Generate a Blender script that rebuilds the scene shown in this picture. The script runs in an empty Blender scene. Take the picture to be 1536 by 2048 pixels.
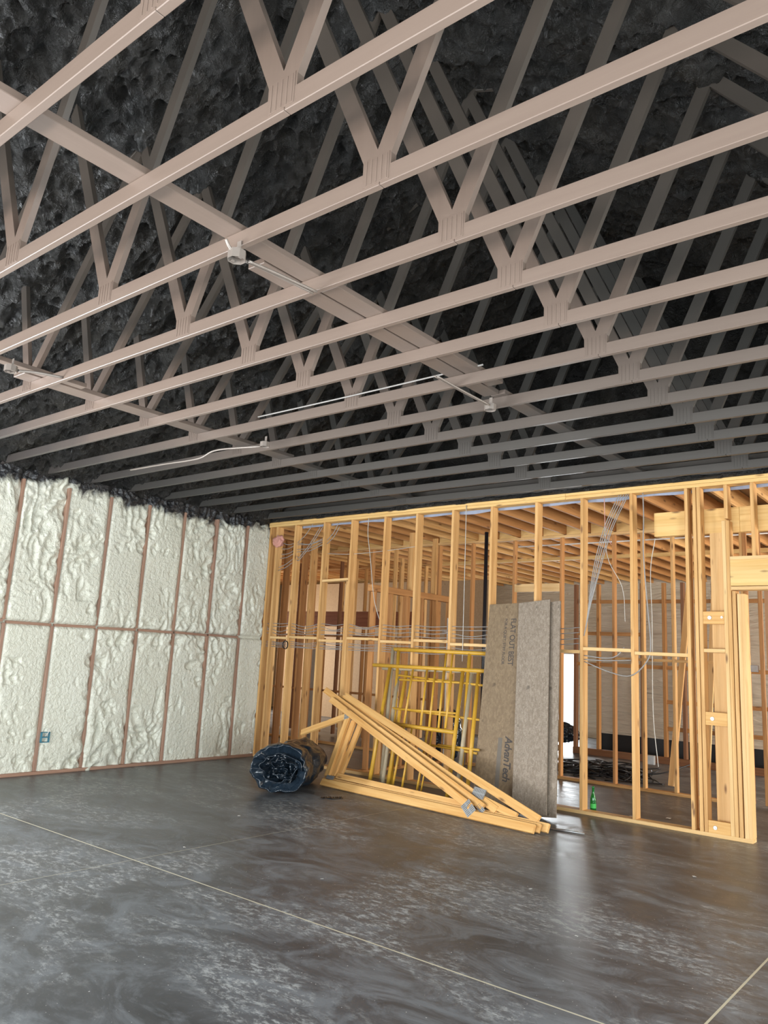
import bpy, bmesh, math, random
import numpy as np
from mathutils import Vector, Matrix, noise

random.seed(7)
sc = bpy.context.scene
C = sc.collection

# ---------------------------------------------------------------- camera
cd = bpy.data.cameras.new('camera')
cam = bpy.data.objects.new('camera', cd)
C.objects.link(cam)
cd.sensor_fit = 'HORIZONTAL'
cd.sensor_width = 36.0
cd.lens = 1556.5 / 1536 * 36.0
R_ = Vector((0.77757518, 0.62685316, 0.04931481))
D_ = Vector((-0.07753247, 0.1734126, -0.98179264))
F_ = Vector((-0.62399163, 0.75959409, 0.18344281))
m = Matrix((( R_.x, -D_.x, -F_.x, 0), (R_.y, -D_.y, -F_.y, 0), (R_.z, -D_.z, -F_.z, 1.65), (0, 0, 0, 1)))
cam.matrix_world = m
cd.clip_end = 200
sc.camera = cam

# ---------------------------------------------------------------- world, light, exposure
sc.view_settings.view_transform = 'Standard'
sc.view_settings.look = 'None'
sc.view_settings.gamma = 1
sc.view_settings.use_curve_mapping = False
sc.view_settings.exposure = 1.05

w = bpy.data.worlds.new('sky')
sc.world = w
w.use_nodes = True
bg = w.node_tree.nodes['Background']
bg.inputs[0].default_value = (0.80, 0.92, 1.0, 1)
bg.inputs[1].default_value = 1.5


def area(name, loc, rot, sx, sy, power, col):
    l = bpy.data.lights.new(name, 'AREA')
    l.shape = 'RECTANGLE'
    l.size, l.size_y = sx, sy
    l.energy = power
    l.color = col
    o = bpy.data.objects.new(name, l)
    C.objects.link(o)
    o.location = loc
    o.rotation_euler = rot
    return o


PI = math.pi
# daylight through the wide overhead-door opening behind the photographer (faces +y, tips up a little)
area('daylight_front_opening', (-3.4, -3.75, 1.75), (PI / 2 + .10, 0, 0), 9.5, 2.8, 240, (0.93, 0.97, 1.0))
# same opening: added upward fill lamp in place of bounce off the ground
area('fill_ground_bounce', (-3.4, -3.6, 0.30), (PI / 2 + 1.15, 0, 0), 9.5, 1.0, 300, (1.0, 0.93, 0.88))
# daylight through the side door in the left wall, out of the picture
area('daylight_left_door', (-9.72, 0.6, 1.25), (PI / 2 + .35, 0, -PI / 2), 2.3, 2.3, 420, (0.90, 0.95, 1.0))
# daylight through the opening of the right-hand wall behind the photographer
area('daylight_side_opening', (3.0, 1.2, 1.2), (PI / 2, 0, PI / 2), 4.8, 2.0, 290, (0.86, 0.95, 1.0))
# rear rooms: two added fill lamps out of view, then daylight in the doorway
area('fill_rear_right', (4.6, 13.5, 1.6), (PI / 2, 0, PI / 2), 7.0, 2.8, 520, (1.0, 0.92, 0.80))
area('fill_rear_left', (-17.4, 13.2, 1.6), (PI / 2, 0, -PI / 2), 3.0, 1.6, 190, (1.0, 0.95, 0.88))  # added lamp, the wall behind it has no opening
area('daylight_rear_doorway', (-9.06, 18.15, 1.0), (-PI / 2, 0, 0), 0.85, 1.9, 70, (0.9, 0.96, 1.0))


# ---------------------------------------------------------------- material helpers
def mat(name):
    M = bpy.data.materials.new(name)
    M.use_nodes = True
    nt = M.node_tree
    return M, nt, nt.nodes['Principled BSDF']


def N(nt, t, **kw):
    n = nt.nodes.new(t)
    for k, v in kw.items():
        if k == 'ins':
            for i, val in v.items():
                n.inputs[i].default_value = val
        else:
            setattr(n, k, v)
    return n


def mixc(nt, fac, a, b, mode='MIX'):
    n = nt.nodes.new('ShaderNodeMix')
    n.data_type = 'RGBA'
    n.blend_type = mode
    for sock, v in ((n.inputs[0], fac), (n.inputs[6], a), (n.inputs[7], b)):
        if hasattr(v, 'is_linked') or hasattr(v, 'node'):
            nt.links.new(v, sock)
        elif isinstance(v, (int, float)):
            sock.default_value = v
        else:
            sock.default_value = (*v, 1)
    return n.outputs[2]


def mth(nt, op, a, b=0.0, c=0.0):
    n = nt.nodes.new('ShaderNodeMath')
    n.operation = op
    for i, v in enumerate((a, b, c)):
        if hasattr(v, 'node'):
            nt.links.new(v, n.inputs[i])
        else:
            n.inputs[i].default_value = v
    return n.outputs[0]


def ramp(nt, fac, stops):
    n = nt.nodes.new('ShaderNodeValToRGB')
    cr = n.color_ramp
    while len(cr.elements) < len(stops):
        cr.elements.new(0.5)
    for e, (p_, c_) in zip(cr.elements, stops):
        e.position = p_
        e.color = (*c_, 1) if not isinstance(c_, (int, float)) else (c_, c_, c_, 1)
    nt.links.new(fac, n.inputs[0])
    return n.outputs[0]


def coords(nt, which='Object', scale=(1, 1, 1), rnd=False):
    tc = nt.nodes.new('ShaderNodeTexCoord')
    mp = nt.nodes.new('ShaderNodeMapping')
    mp.inputs['Scale'].default_value = scale
    nt.links.new(tc.outputs[which], mp.inputs[0])
    if rnd:
        oi = nt.nodes.new('ShaderNodeObjectInfo')
        cb = nt.nodes.new('ShaderNodeCombineXYZ')
        r10 = mth(nt, 'MULTIPLY', oi.outputs['Random'], 37.0)
        nt.links.new(r10, cb.inputs[0])
        nt.links.new(r10, cb.inputs[2])
        nt.links.new(cb.outputs[0], mp.inputs['Location'])
    return mp.outputs[0]


def pos(nt):
    g = nt.nodes.new('ShaderNodeNewGeometry')
    s = nt.nodes.new('ShaderNodeSeparateXYZ')
    nt.links.new(g.outputs['Position'], s.inputs[0])
    return g.outputs['Position'], s.outputs


def noise_t(nt, vec, scale, detail=4, rough=0.5, dist=0.0):
    n = nt.nodes.new('ShaderNodeTexNoise')
    n.inputs['Scale'].default_value = scale
    n.inputs['Detail'].default_value = detail
    n.inputs['Roughness'].default_value = rough
    n.inputs['Distortion'].default_value = dist
    if vec is not None:
        nt.links.new(vec, n.inputs['Vector'])
    return n.outputs['Fac']


def bump(nt, bsdf, h, strength=0.5, dist=0.01):
    b = nt.nodes.new('ShaderNodeBump')
    b.inputs['Strength'].default_value = strength
    b.inputs['Distance'].default_value = dist
    nt.links.new(h, b.inputs['Height'])
    nt.links.new(b.outputs[0], bsdf.inputs['Normal'])


def wood(name, light, dark, rough=0.62, knots=True, var=0.35):
    """Sawn softwood, grain along the local Z axis, each board with its own tone."""
    M, nt, b = mat(name)
    v = coords(nt, 'Object', (26, 26, 1.1), True)
    g = noise_t(nt, v, 1.0, 5, 0.6, 0.6)
    col = ramp(nt, g, [(0.30, dark), (0.62, light)])
    v2 = coords(nt, 'Object', (7, 7, 0.55), True)
    col = mixc(nt, mth(nt, 'MULTIPLY', noise_t(nt, v2, 1.0, 2), 0.6), col, tuple(x * 0.62 for x in dark))
    oi = nt.nodes.new('ShaderNodeObjectInfo')
    tint = ramp(nt, oi.outputs['Random'], [(0.0, (1.0, .86, .70)), (0.45, (1, 1, 1)), (1.0, (1.0, .94, .80))])
    col = mixc(nt, var, col, mixc(nt, 1.0, col, tint, 'MULTIPLY'))
    if knots:
        vo = nt.nodes.new('ShaderNodeTexVoronoi')
        vo.inputs['Scale'].default_value = 1.0
        nt.links.new(coords(nt, 'Object', (9, 9, 2.6), True), vo.inputs['Vector'])
        k = ramp(nt, vo.outputs['Distance'], [(0.06, 1.0), (0.17, 0.0)])
        col = mixc(nt, mth(nt, 'MULTIPLY', k, 0.85), col, (0.16, 0.07, 0.03))
    nt.links.new(col, b.inputs['Base Color'])
    b.inputs['Roughness'].default_value = rough
    b.inputs['Specular IOR Level'].default_value = 0.3
    bump(nt, b, g, 0.15, 0.002)
    return M


WOOD = wood('pine_stud', (0.82, 0.51, 0.22), (0.55, 0.28, 0.09))
WOOD_PALE = wood('pale_pine', (0.86, 0.60, 0.30), (0.70, 0.42, 0.17))
WOOD_TRUSS = wood('yellow_pine', (0.84, 0.52, 0.21), (0.64, 0.32, 0.09))
WOOD_DEEP = wood('orange_pine', (0.62, 0.32, 0.12), (0.42, 0.19, 0.065))
WOOD_DARK = wood('brown_board', (0.33, 0.16, 0.08), (0.22, 0.10, 0.05), knots=False)
LVL = wood('laminated_header', (0.36, 0.14, 0.07), (0.26, 0.09, 0.04), knots=False)
HEADER = wood('header_pine', (0.88, 0.60, 0.26), (0.74, 0.44, 0.15))


def plain(name, col, rough=0.5, metal=0.0, spec=0.5):
    M, nt, b = mat(name)
    b.inputs['Base Color'].default_value = (*col, 1)
    b.inputs['Roughness'].default_value = rough
    b.inputs['Metallic'].default_value = metal
    b.inputs['Specular IOR Level'].default_value = spec
    v = coords(nt, 'Object', (1, 1, 1), True)
    n = noise_t(nt, v, 14, 4)
    c = mixc(nt, n, tuple(x * 0.82 for x in col), tuple(min(1, x * 1.14) for x in col))
    nt.links.new(c, b.inputs['Base Color'])
    return M


def truss_paint():
    M, nt, b = mat('taupe_truss_paint')
    P, S = pos(nt)
    g = noise_t(nt, coords(nt, 'Object', (30, 30, 1.5), True), 1.0, 4, 0.6)
    base = mixc(nt, g, (0.160, 0.116, 0.092), (0.196, 0.146, 0.117))
    # black overspray on the web tops next to the sprayed roof
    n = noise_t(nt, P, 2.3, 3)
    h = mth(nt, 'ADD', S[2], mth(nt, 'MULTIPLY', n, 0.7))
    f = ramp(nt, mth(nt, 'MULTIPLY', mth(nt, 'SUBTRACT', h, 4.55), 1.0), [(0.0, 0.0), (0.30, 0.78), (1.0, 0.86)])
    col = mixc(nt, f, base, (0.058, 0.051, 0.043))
    # black overspray where the chords reach the left wall
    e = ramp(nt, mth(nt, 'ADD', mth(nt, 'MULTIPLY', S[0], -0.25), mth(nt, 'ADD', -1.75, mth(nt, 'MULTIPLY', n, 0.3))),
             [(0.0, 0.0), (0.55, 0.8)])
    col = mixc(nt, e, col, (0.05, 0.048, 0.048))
    e2 = ramp(nt, mth(nt, 'ADD', mth(nt, 'MULTIPLY', S[1], 0.30), -1.22), [(0.0, 0.0), (0.80, 0.86)])  # paint grows darker along the hall towards the stud wall
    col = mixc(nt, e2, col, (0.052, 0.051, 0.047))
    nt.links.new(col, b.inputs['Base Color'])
    b.inputs['Roughness'].default_value = 0.42
    b.inputs['Specular IOR Level'].default_value = 0.4
    bump(nt, b, g, 0.12, 0.002)
    return M


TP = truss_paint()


def black_foam():
    M, nt, b = mat('black_spray_foam')
    P, S = pos(nt)
    v = coords(nt, 'Object', (1, 1.0, 1))
    n1 = mth(nt, 'ADD', noise_t(nt, P, 9, 6, 0.72, 0.7), mth(nt, 'MULTIPLY', noise_t(nt, P, 34, 3, 0.6, 0.3), 0.35))
    n2 = noise_t(nt, P, 2.2, 3)
    col = mixc(nt, ramp(nt, n2, [(0.35, 0.0), (0.7, 1.0)]), (0.008, 0.0078, 0.0072), (0.026, 0.023, 0.019))
    nt.links.new(col, b.inputs['Base Color'])
    r = ramp(nt, noise_t(nt, P, 3.0, 2), [(0.42, 0.50), (0.60, 0.22)])
    nt.links.new(r, b.inputs['Roughness'])
    b.inputs['Specular IOR Level'].default_value = 0.5
    bump(nt, b, n1, 1.0, 0.075)
    return M


BF = black_foam()


def pale_foam():
    M, nt, b = mat('cream_spray_foam')
    P, S = pos(nt)
    n1 = noise_t(nt, P, 22, 4, 0.55, 0.4)
    n2 = noise_t(nt, P, 1.3, 3)
    base = mixc(nt, n2, (0.66, 0.65, 0.53), (0.78, 0.78, 0.68))
    # black overspray spatter hanging down from the roof spray
    n3 = noise_t(nt, P, 5.0, 4, 0.6, 0.6)
    n4 = noise_t(nt, P, 1.1, 1)
    h = mth(nt, 'ADD', S[2], mth(nt, 'ADD', mth(nt, 'MULTIPLY', n3, 0.34), mth(nt, 'MULTIPLY', n4, 0.35)))
    f = ramp(nt, mth(nt, 'SUBTRACT', h, 3.92), [(0.0, 0.0), (0.10, 1.0)])
    col = mixc(nt, f, base, (0.022, 0.022, 0.024))
    nt.links.new(col, b.inputs['Base Color'])
    b.inputs['Roughness'].default_value = 0.27
    b.inputs['Specular IOR Level'].default_value = 0.6
    bump(nt, b, n1, 0.8, 0.03)
    return M


PF = pale_foam()


def floor_mat():
    M, nt, b = mat('sealed_dark_concrete')
    P, S = pos(nt)
    mp = nt.nodes.new('ShaderNodeMapping')
    mp.inputs['Rotation'].default_value = (0, 0, 0.65)
    mp.inputs['Scale'].default_value = (1.0, 1.9, 1)
    nt.links.new(P, mp.inputs[0])
    V = mp.outputs[0]
    a = noise_t(nt, V, 0.55, 6, 0.62, 0.8)
    c = noise_t(nt, V, 1.5, 7, 0.72, 1.6)
    d = noise_t(nt, V, 10, 8, 0.80, 0.25)
    col = mixc(nt, ramp(nt, a, [(0.32, 0.0), (0.68, 1.0)]), (0.048, 0.050, 0.054), (0.125, 0.132, 0.142))
    col = mixc(nt, ramp(nt, c, [(0.45, 0.0), (0.62, 0.85)]), col, (0.195, 0.21, 0.225))
    patch = mth(nt, 'MULTIPLY', ramp(nt, a, [(0.48, 0.0), (0.57, 1.0)]), ramp(nt, d, [(0.49, 0.0), (0.60, 0.85)]))
    col = mixc(nt, patch, col, (0.46, 0.47, 0.46))
    col = mixc(nt, ramp(nt, noise_t(nt, P, 0.35, 2), [(0.5, 0.0), (0.75, 0.3)]), col, (0.090, 0.085, 0.080))
    fl = noise_t(nt, P, 60, 1)
    col = mixc(nt, ramp(nt, fl, [(0.755, 0.0), (0.775, 1.0)]), col, (0.6, 0.6, 0.58))
    # saw-cut control joints
    f = None
    for ax, cs in ((1, (3.865, 8.0 - 12.2)), (0, (-1.32, -5.53))):
        for c0 in cs:
            dd = mth(nt, 'ABSOLUTE', mth(nt, 'SUBTRACT', S[ax], c0))
            t = mth(nt, 'LESS_THAN', dd, 0.0065)
            if c0 == -5.53:
                t = mth(nt, 'MULTIPLY', t, 0.35)
            f = t if f is None else mth(nt, 'MAXIMUM', f, t)
    inside = mth(nt, 'LESS_THAN', S[1], 8.7)
    f = mth(nt, 'MULTIPLY', f, inside)
    col = mixc(nt, f, col, (0.62, 0.57, 0.42))
    nt.links.new(col, b.inputs['Base Color'])
    rr = ramp(nt, c, [(0.3, 0.30), (0.7, 0.46)])
    nt.links.new(mth(nt, 'ADD', rr, mth(nt, 'MULTIPLY', patch, 0.2)), b.inputs['Roughness'])
    b.inputs['Specular IOR Level'].default_value = 0.5
    bump(nt, b, c, 0.10, 0.01)
    return M


def osb(name, ca, cb_, cc):
    M, nt, b = mat(name)
    vo = nt.nodes.new('ShaderNodeTexVoronoi')
    vo.inputs['Scale'].default_value = 1
    nt.links.new(coords(nt, 'Object', (60, 60, 28)), vo.inputs['Vector'])
    n = noise_t(nt, coords(nt, 'Object', (40, 40, 40)), 1.0, 4, 0.7, 2.0)
    sp = nt.nodes.new('ShaderNodeSeparateColor')
    nt.links.new(vo.outputs['Color'], sp.inputs[0])
    col = mixc(nt, sp.outputs[0], ca, cb_)
    col = mixc(nt, ramp(nt, n, [(0.4, 0), (0.7, .8)]), col, cc)
    col = mixc(nt, ramp(nt, noise_t(nt, coords(nt, 'Object'), 9, 2), [(0.70, 0), (0.78, 0.7)]), col, tuple(x * .4 for x in ca))
    nt.links.new(col, b.inputs['Base Color'])
    b.inputs['Roughness'].default_value = 0.7
    bump(nt, b, n, 0.3, 0.003)
    return M


FLOOR = floor_mat()
OSB_B = osb('brown_strand_board', (0.185, 0.122, 0.066), (0.265, 0.185, 0.105), (0.145, 0.095, 0.055))
OSB_G = osb('weathered_strand_board', (0.235, 0.180, 0.130), (0.340, 0.275, 0.210), (0.145, 0.110, 0.080))
SHEATH = osb('roof_deck_board', (0.36, 0.24, 0.13), (0.42, 0.29, 0.16), (0.30, 0.20, 0.11))
METAL = plain('galvanised_steel', (0.55, 0.56, 0.56), 0.38, 0.85)
COND = plain('oversprayed_conduit', (0.27, 0.23, 0.20), 0.4, 0.3)
PLATE = plain('nail_plate_steel', (0.50, 0.50, 0.50), 0.42, 0.7)
TEETH = plain('plate_slots', (0.13, 0.12, 0.11), 0.6)
YEL = plain('yellow_enamel', (0.60, 0.33, 0.035), 0.42)
YELW = plain('worn_scaffold_tube', (0.42, 0.34, 0.22), 0.55)
CABLE = plain('grey_cable_sheath', (0.30, 0.28, 0.26), 0.5)
CABLEB = plain('black_cable_sheath', (0.012, 0.012, 0.014), 0.4)
CABLEW = plain('white_cord', (0.50, 0.48, 0.43), 0.6)
PVC = plain('white_plastic_pipe', (0.80, 0.79, 0.75), 0.4)
BLUEBOX = plain('blue_outlet_box', (0.05, 0.22, 0.30), 0.5)
BLK = plain('black_enamel', (0.01, 0.01, 0.011), 0.4)
DARKPIPE = plain('black_pipe', (0.012, 0.012, 0.016), 0.35)
INK = plain('black_stencil_ink', (0.06, 0.05, 0.045), 0.8)
INKG = plain('grey_stencil_ink', (0.15, 0.125, 0.10), 0.8)
PAPER = plain('white_scrap', (0.78, 0.78, 0.75), 0.7)
BRN = plain('brown_splice_band', (0.10, 0.05, 0.03), 0.6)
PINK = plain('pink_insulation', (0.62, 0.30, 0.24), 0.9)
WRAP = plain('silver_house_wrap', (0.30, 0.34, 0.44), 0.35)


def tarp():
    M, nt, b = mat('black_plastic_sheeting')
    b.inputs['Base Color'].default_value = (0.012, 0.020, 0.030, 1)
    b.inputs['Roughness'].default_value = 0.22
    b.inputs['Specular IOR Level'].default_value = 0.6
    v = coords(nt, 'Object')
    n = noise_t(nt, v, 4.5, 2, 0.5, 2.2)
    bump(nt, b, n, 0.45, 0.05)
    return M


TARP = tarp()


def sheet_foam():
    M, nt, b = mat('rippled_cream_foam')
    n = noise_t(nt, coords(nt, 'Object', (2.2, 1, 13)), 1.0, 4, 0.5, 1.2)
    col = mixc(nt, n, (0.52, 0.44, 0.34), (0.68, 0.60, 0.48))
    nt.links.new(col, b.inputs['Base Color'])
    b.inputs['Roughness'].default_value = 0.6
    bump(nt, b, n, 0.9, 0.05)
    return M


SHEET = sheet_foam()


def glassm():
    M, nt, b = mat('green_bottle_glass')
    b.inputs['Base Color'].default_value = (0.02, 0.40, 0.07, 1)
    b.inputs['Roughness'].default_value = 0.05
    b.inputs['Transmission Weight'].default_value = 0.75
    b.inputs['IOR'].default_value = 1.5
    return M


GLASS = glassm()


# ---------------------------------------------------------------- object helpers
def link(name, me, m_=None, parent=None):
    o = bpy.data.objects.new(name, me)
    C.objects.link(o)
    if m_ is not None:
        me.materials.append(m_)
    if parent is not None:
        o.parent = parent
    return o


def tag(o, label=None, cat=None, group=None, kind=None):
    for k, v in (('label', label), ('category', cat), ('group', group), ('kind', kind)):
        if v:
            o[k] = v
    return o


def empty(name, loc=(0, 0, 0)):
    o = bpy.data.objects.new(name, None)
    C.objects.link(o)
    o.location = loc
    o.empty_display_size = .1
    return o


def bm_mesh(bm, name, smooth=False):
    me = bpy.data.meshes.new(name)
    bm.normal_update()
    bm.to_mesh(me)
    bm.free()
    if smooth:
        for p in me.polygons:
            p.use_smooth = True
    return me


def add_box(bm, c, s, rot=None):
    """axis box, centre c, full sizes s"""
    r = bmesh.ops.create_cube(bm, size=1.0)
    M = Matrix.Translation(c) @ (rot if rot else Matrix.Identity(4)) @ Matrix.Diagonal((*s, 1))
    bmesh.ops.transform(bm, matrix=M, verts=r['verts'])
    return r['verts']


_cache = {}


def box_mesh(w_, d_, L, bev, m_):
    key = (round(w_, 4), round(d_, 4), round(L, 3), bev, m_.name)
    if key in _cache:
        return _cache[key]
    bm = bmesh.new()
    add_box(bm, (0, 0, L / 2), (w_, d_, L))
    if bev:
        bmesh.ops.bevel(bm, geom=bm.edges[:], offset=bev, segments=1, affect='EDGES')
    me = bm_mesh(bm, 'board')
    me.materials.append(m_)
    _cache[key] = me
    return me


def board(name, p0, p1, w_, d_, m_, parent=None, ref=(0, 1, 0), bev=0.003):
    """A sawn board from p0 to p1 (centre line); w_ across, d_ along ref; local Z follows the grain."""
    p0 = Vector(p0)
    p1 = Vector(p1)
    z = (p1 - p0)
    L = z.length
    z.normalize()
    y = Vector(ref)
    y = (y - z * y.dot(z)).normalized()
    x = y.cross(z)
    me = box_mesh(w_, d_, L, bev, m_)
    o = bpy.data.objects.new(name, me)
    C.objects.link(o)
    M = Matrix(((x.x, y.x, z.x, p0.x), (x.y, y.y, z.y, p0.y), (x.z, y.z, z.z, p0.z), (0, 0, 0, 1)))
    if parent is not None:
        o.parent = parent
        M = Matrix.Translation(-parent.location) @ M
        o.matrix_local = M
    else:
        o.matrix_world = M
    return o


def spline(pts, n=8):
    P = [Vector(p) for p in pts]
    if len(P) < 3:
        return P
    out = []
    Q = [P[0] * 2 - P[1]] + P + [P[-1] * 2 - P[-2]]
    for i in range(1, len(Q) - 2):
        a, b_, c, d = Q[i - 1:i + 3]
        for k in range(n):
            t = k / n
            out.append(0.5 * ((2 * b_) + (c - a) * t + (2 * a - 5 * b_ + 4 * c - d) * t * t + (3 * b_ - a - 3 * c + d) * t ** 3))
    out.append(P[-1])
    return out


def add_tube(bm, pts, r, seg=8, cap=True):
    rings = []
    prev = None
    for i, p in enumerate(pts):
        if i == 0:
            t = pts[1] - pts[0]
        elif i == len(pts) - 1:
            t = pts[-1] - pts[-2]
        else:
            t = pts[i + 1] - pts[i - 1]
        t = t.normalized()
        if prev is None:
            a = t.orthogonal().normalized()
        else:
            a = (prev - t * prev.dot(t))
            a = a.normalized() if a.length > 1e-6 else t.orthogonal().normalized()
        prev = a
        b_ = t.cross(a)
        rr = r[i] if isinstance(r, (list, tuple)) else r
        rings.append([bm.verts.new(p + (a * math.cos(2 * PI * k / seg) + b_ * math.sin(2 * PI * k / seg)) * rr) for k in range(seg)])
    for A, B in zip(rings, rings[1:]):
        for k in range(seg):
            bm.faces.new((A[k], A[(k + 1) % seg], B[(k + 1) % seg], B[k]))
    if cap:
        bm.faces.new(rings[0][::-1])
        bm.faces.new(rings[-1])


def tube(name, pts, r, m_, parent=None, seg=8, n=8, smooth=True):
    pts = spline(pts, n)
    o0 = pts[0].copy()
    bm = bmesh.new()
    add_tube(bm, [p - o0 for p in pts], r, seg)
    o = link(name, bm_mesh(bm, name, smooth), m_, parent)
    o.location = o0 if parent is None else o0 - parent.location
    return o


def grid_obj(name, nx, ny, fn, m_, parent=None, smooth=True, flip=False):
    vs = [fn(i / nx, j / ny) for j in range(ny + 1) for i in range(nx + 1)]
    fs = []
    for j in range(ny):
        for i in range(nx):
            a = j * (nx + 1) + i
            q = (a, a + 1, a + nx + 2, a + nx + 1)
            fs.append(q[::-1] if flip else q)
    me = bpy.data.meshes.new(name)
    me.from_pydata(vs, [], fs)
    if smooth:
        me.polygons.foreach_set('use_smooth', [True] * len(me.polygons))
    me.update()
    return link(name, me, m_, parent)


# ================================================================= SETTING
XL, XR, YB, H = -9.70, 3.13, 8.79, 3.78      # room: left wall, right wall, stud-wall face, wall height
YF = -4.0                                    # front of the hall, behind the photographer
RX = -3.285                                  # ridge
Y2, YFAR = 11.15, 18.3                       # second framed wall, far outside wall
XBL, XBR = -18.0, 5.0                        # rear rooms


def slab(name, x0, x1, y0, y1, z0, z1, m_, parent=None, kind='structure'):
    bm = bmesh.new()
    c = Vector(((x0 + x1) / 2, (y0 + y1) / 2, (z0 + z1) / 2))
    add_box(bm, (0, 0, 0), (x1 - x0, y1 - y0, z1 - z0))
    o = link(name, bm_mesh(bm, name), m_, parent)
    o.location = c if parent is None else c - parent.location
    if parent is None and kind:
        o['kind'] = kind
    return o


slab('floor', XBL - .3, XBR + .3, YF, YFAR + .3, -0.2, 0.0, FLOOR)

# ---- left wall: sprayed foam between studs
wl = empty('wall_left', (XL, 2.4, 0))
tag(wl, 'cream spray-foam outside wall with exposed stud edges', None, None, 'structure')


def nz(x, y, z):
    return noise.noise(Vector((x, y, z)))


def foam_fn(u, v):
    y = 1.82 + u * (YB + .03 - 1.82)
    z = v * (H + .02)
    # squiggly extruded folds, shaved flat where they stood proud of the studs
    wx = y + 0.16 * nz(y * 2.1, z * 1.6, 3.0)
    wz = z + 0.16 * nz(y * 1.7, z * 2.2, 9.0)
    a = 1 - abs(nz(wx * 5.5, wz * 3.2, 0.0)) * 2.4
    b_ = 1 - abs(nz(wx * 11.0, wz * 8.0, 5.0)) * 2.2
    c = nz(wx * 1.3, wz * 0.9, 7.7)
    h = 0.034 * a + 0.024 * b_ + 0.055 * c + 0.014 * nz(wx * 19, wz * 17, 2)
    lim = 0.030 + 0.035 * nz(y * 1.1, z * 1.3, 20.0)
    h = min(h, lim)
    # dip beside each stud
    k = (8.33 - y) / 0.626
    dst = abs(k - round(k)) * 0.626
    wob = 0.006 * nz(y * 3, z * 7, 31)
    h -= 0.034 * math.exp(-((dst + wob) / 0.034) ** 2)
    h -= 0.050 * math.exp(-((z - 1.86 + wob) / 0.030) ** 2)
    return (XL - wl.location.x + h - 0.018, y - wl.location.y, z)


fo = grid_obj('spray_foam', 560, 300, foam_fn, PF, wl, flip=False)
k = 0
y = 8.33
STUDFACE = wood('foam_wall_stud', (0.47, 0.30, 0.22), (0.36, 0.21, 0.15), knots=False)
while y > 1.8:
    z1 = 1.86
    board('stud', (XL - .055, y, 0.04), (XL - .055, y, z1 - .02), 0.12, 0.038, STUDFACE, wl, ref=(0, 1, 0))
    board('stud', (XL - .055, y - .012, z1 + .02), (XL - .055, y + .01, 3.66), 0.12, 0.036, STUDFACE, wl, ref=(0, 1, 0))
    board('blocking', (XL - .055, y - .60, z1 + random.uniform(-.01, .01)), (XL - .055, y - .02, z1 + random.uniform(-.012, .012)), 0.12, 0.034, STUDFACE, wl, ref=(0, 0, 1))
    y -= .626
board('bottom_plate', (XL - .04, 1.82, 0.02), (XL - .04, YB, 0.02), 0.14, 0.04, STUDFACE, wl, ref=(0, 0, 1))
slab('sheathing', XL - .20, XL - .12, 1.82, YB + .1, 0, H, WOOD_DARK, wl)
slab('foam_bay', XL - .20, XL, YF, -.60, 0, H, PF, wl)
slab('foam_bay', XL - .20, XL, -.60, 1.82, 2.45, H, PF, wl)

# ---- right wall and front wall (behind the photographer), with the openings the light comes through
wr = slab('wall_right', XR, XR + .15, 4.0, YB, 0, H, PF)
slab('wall_right', XR, XR + .15, YF, -1.4, 0, H, PF)
slab('wall_right', XR, XR + .15, -1.4, 4.0, 2.9, H, PF)
slab('wall_front', XL, XR, YF - .15, YF, 3.25, H + 2.7, BF)
slab('wall_front', XL - .15, XL + .9, YF - .15, YF, 0, 3.25, PF)
slab('wall_front', 2.2, XR, YF - .15, YF, 0, 3.25, PF)


# ---- black sprayed roof
def roof_fn(u, v):
    x = XL - .05 + u * (XR - XL + .1)
    y = YF + v * (YB + .25 - YF)
    z = 6.35 - 0.40 * abs(x - RX)
    s = math.hypot(1, .4)
    ph = (y - 1.25) / 0.604
    bay = abs(math.sin(PI * ph))
    h = 0.09 * nz(x * 1.4, y * 1.7, 0) + 0.075 * (abs(nz(x * 3.6, y * 5.0, 4)) * 2 - .5) + 0.055 * (abs(nz(x * 9, y * 11, 8)) * 2 - .4) + 0.018 * nz(x * 24, y * 26, 2) + 0.07 * (bay - .6)
    return (x, y, z + 0.02 + h)


rf = grid_obj('ceiling', 560, 560, roof_fn, BF, None, flip=True)
tag(rf, 'black spray-foamed underside of the gable roof', None, None, 'structure')
slab('ceiling', XL - .3, RX, YF - .2, YB + .3, 6.9, 7.0, BF).rotation_euler = (0, 0, 0)
# outer roof deck above the foam
for sgn in (-1, 1):
    o = bpy.data.objects.get('ceiling.001') if sgn == -1 else slab('ceiling', RX, XR + .3, YF - .2, YB + .3, 6.9, 7.0, BF)
    me = o.data
    for v_ in me.vertices:
        wx_ = v_.co.x + o.location.x
        v_.co.z = v_.co.z - 0.40 * abs(wx_ - RX) - .10
# black sprayed gable above the stud wall
def gable_fn(u, v):
    x = XL + u * (XR - XL)
    zt = 6.75 - 0.40 * abs(x - RX)
    z = 3.93 + v * (zt - 3.93)
    return (x, 9.0 + 0.05 * nz(x * 3, z * 3, 1) + .02 * nz(x * 9, z * 9, 4), z)


g = grid_obj('wall_gable', 160, 40, gable_fn, BF)
tag(g, 'black sprayed gable above the stud wall', None, None, 'structure')

# ---- black rim over the stud wall
rim = empty('trim_1', (-3.3, 8.78, 3.79))
tag(rim, 'black oversprayed rim beam lying on the stud wall', None, None, 'structure')
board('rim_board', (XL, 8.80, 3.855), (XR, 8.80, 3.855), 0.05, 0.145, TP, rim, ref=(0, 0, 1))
board('rim_board', (XL, 8.735, 3.94), (XR, 8.735, 3.94), 0.05, 0.10, TP, rim, ref=(0, 0, 1))


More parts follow.
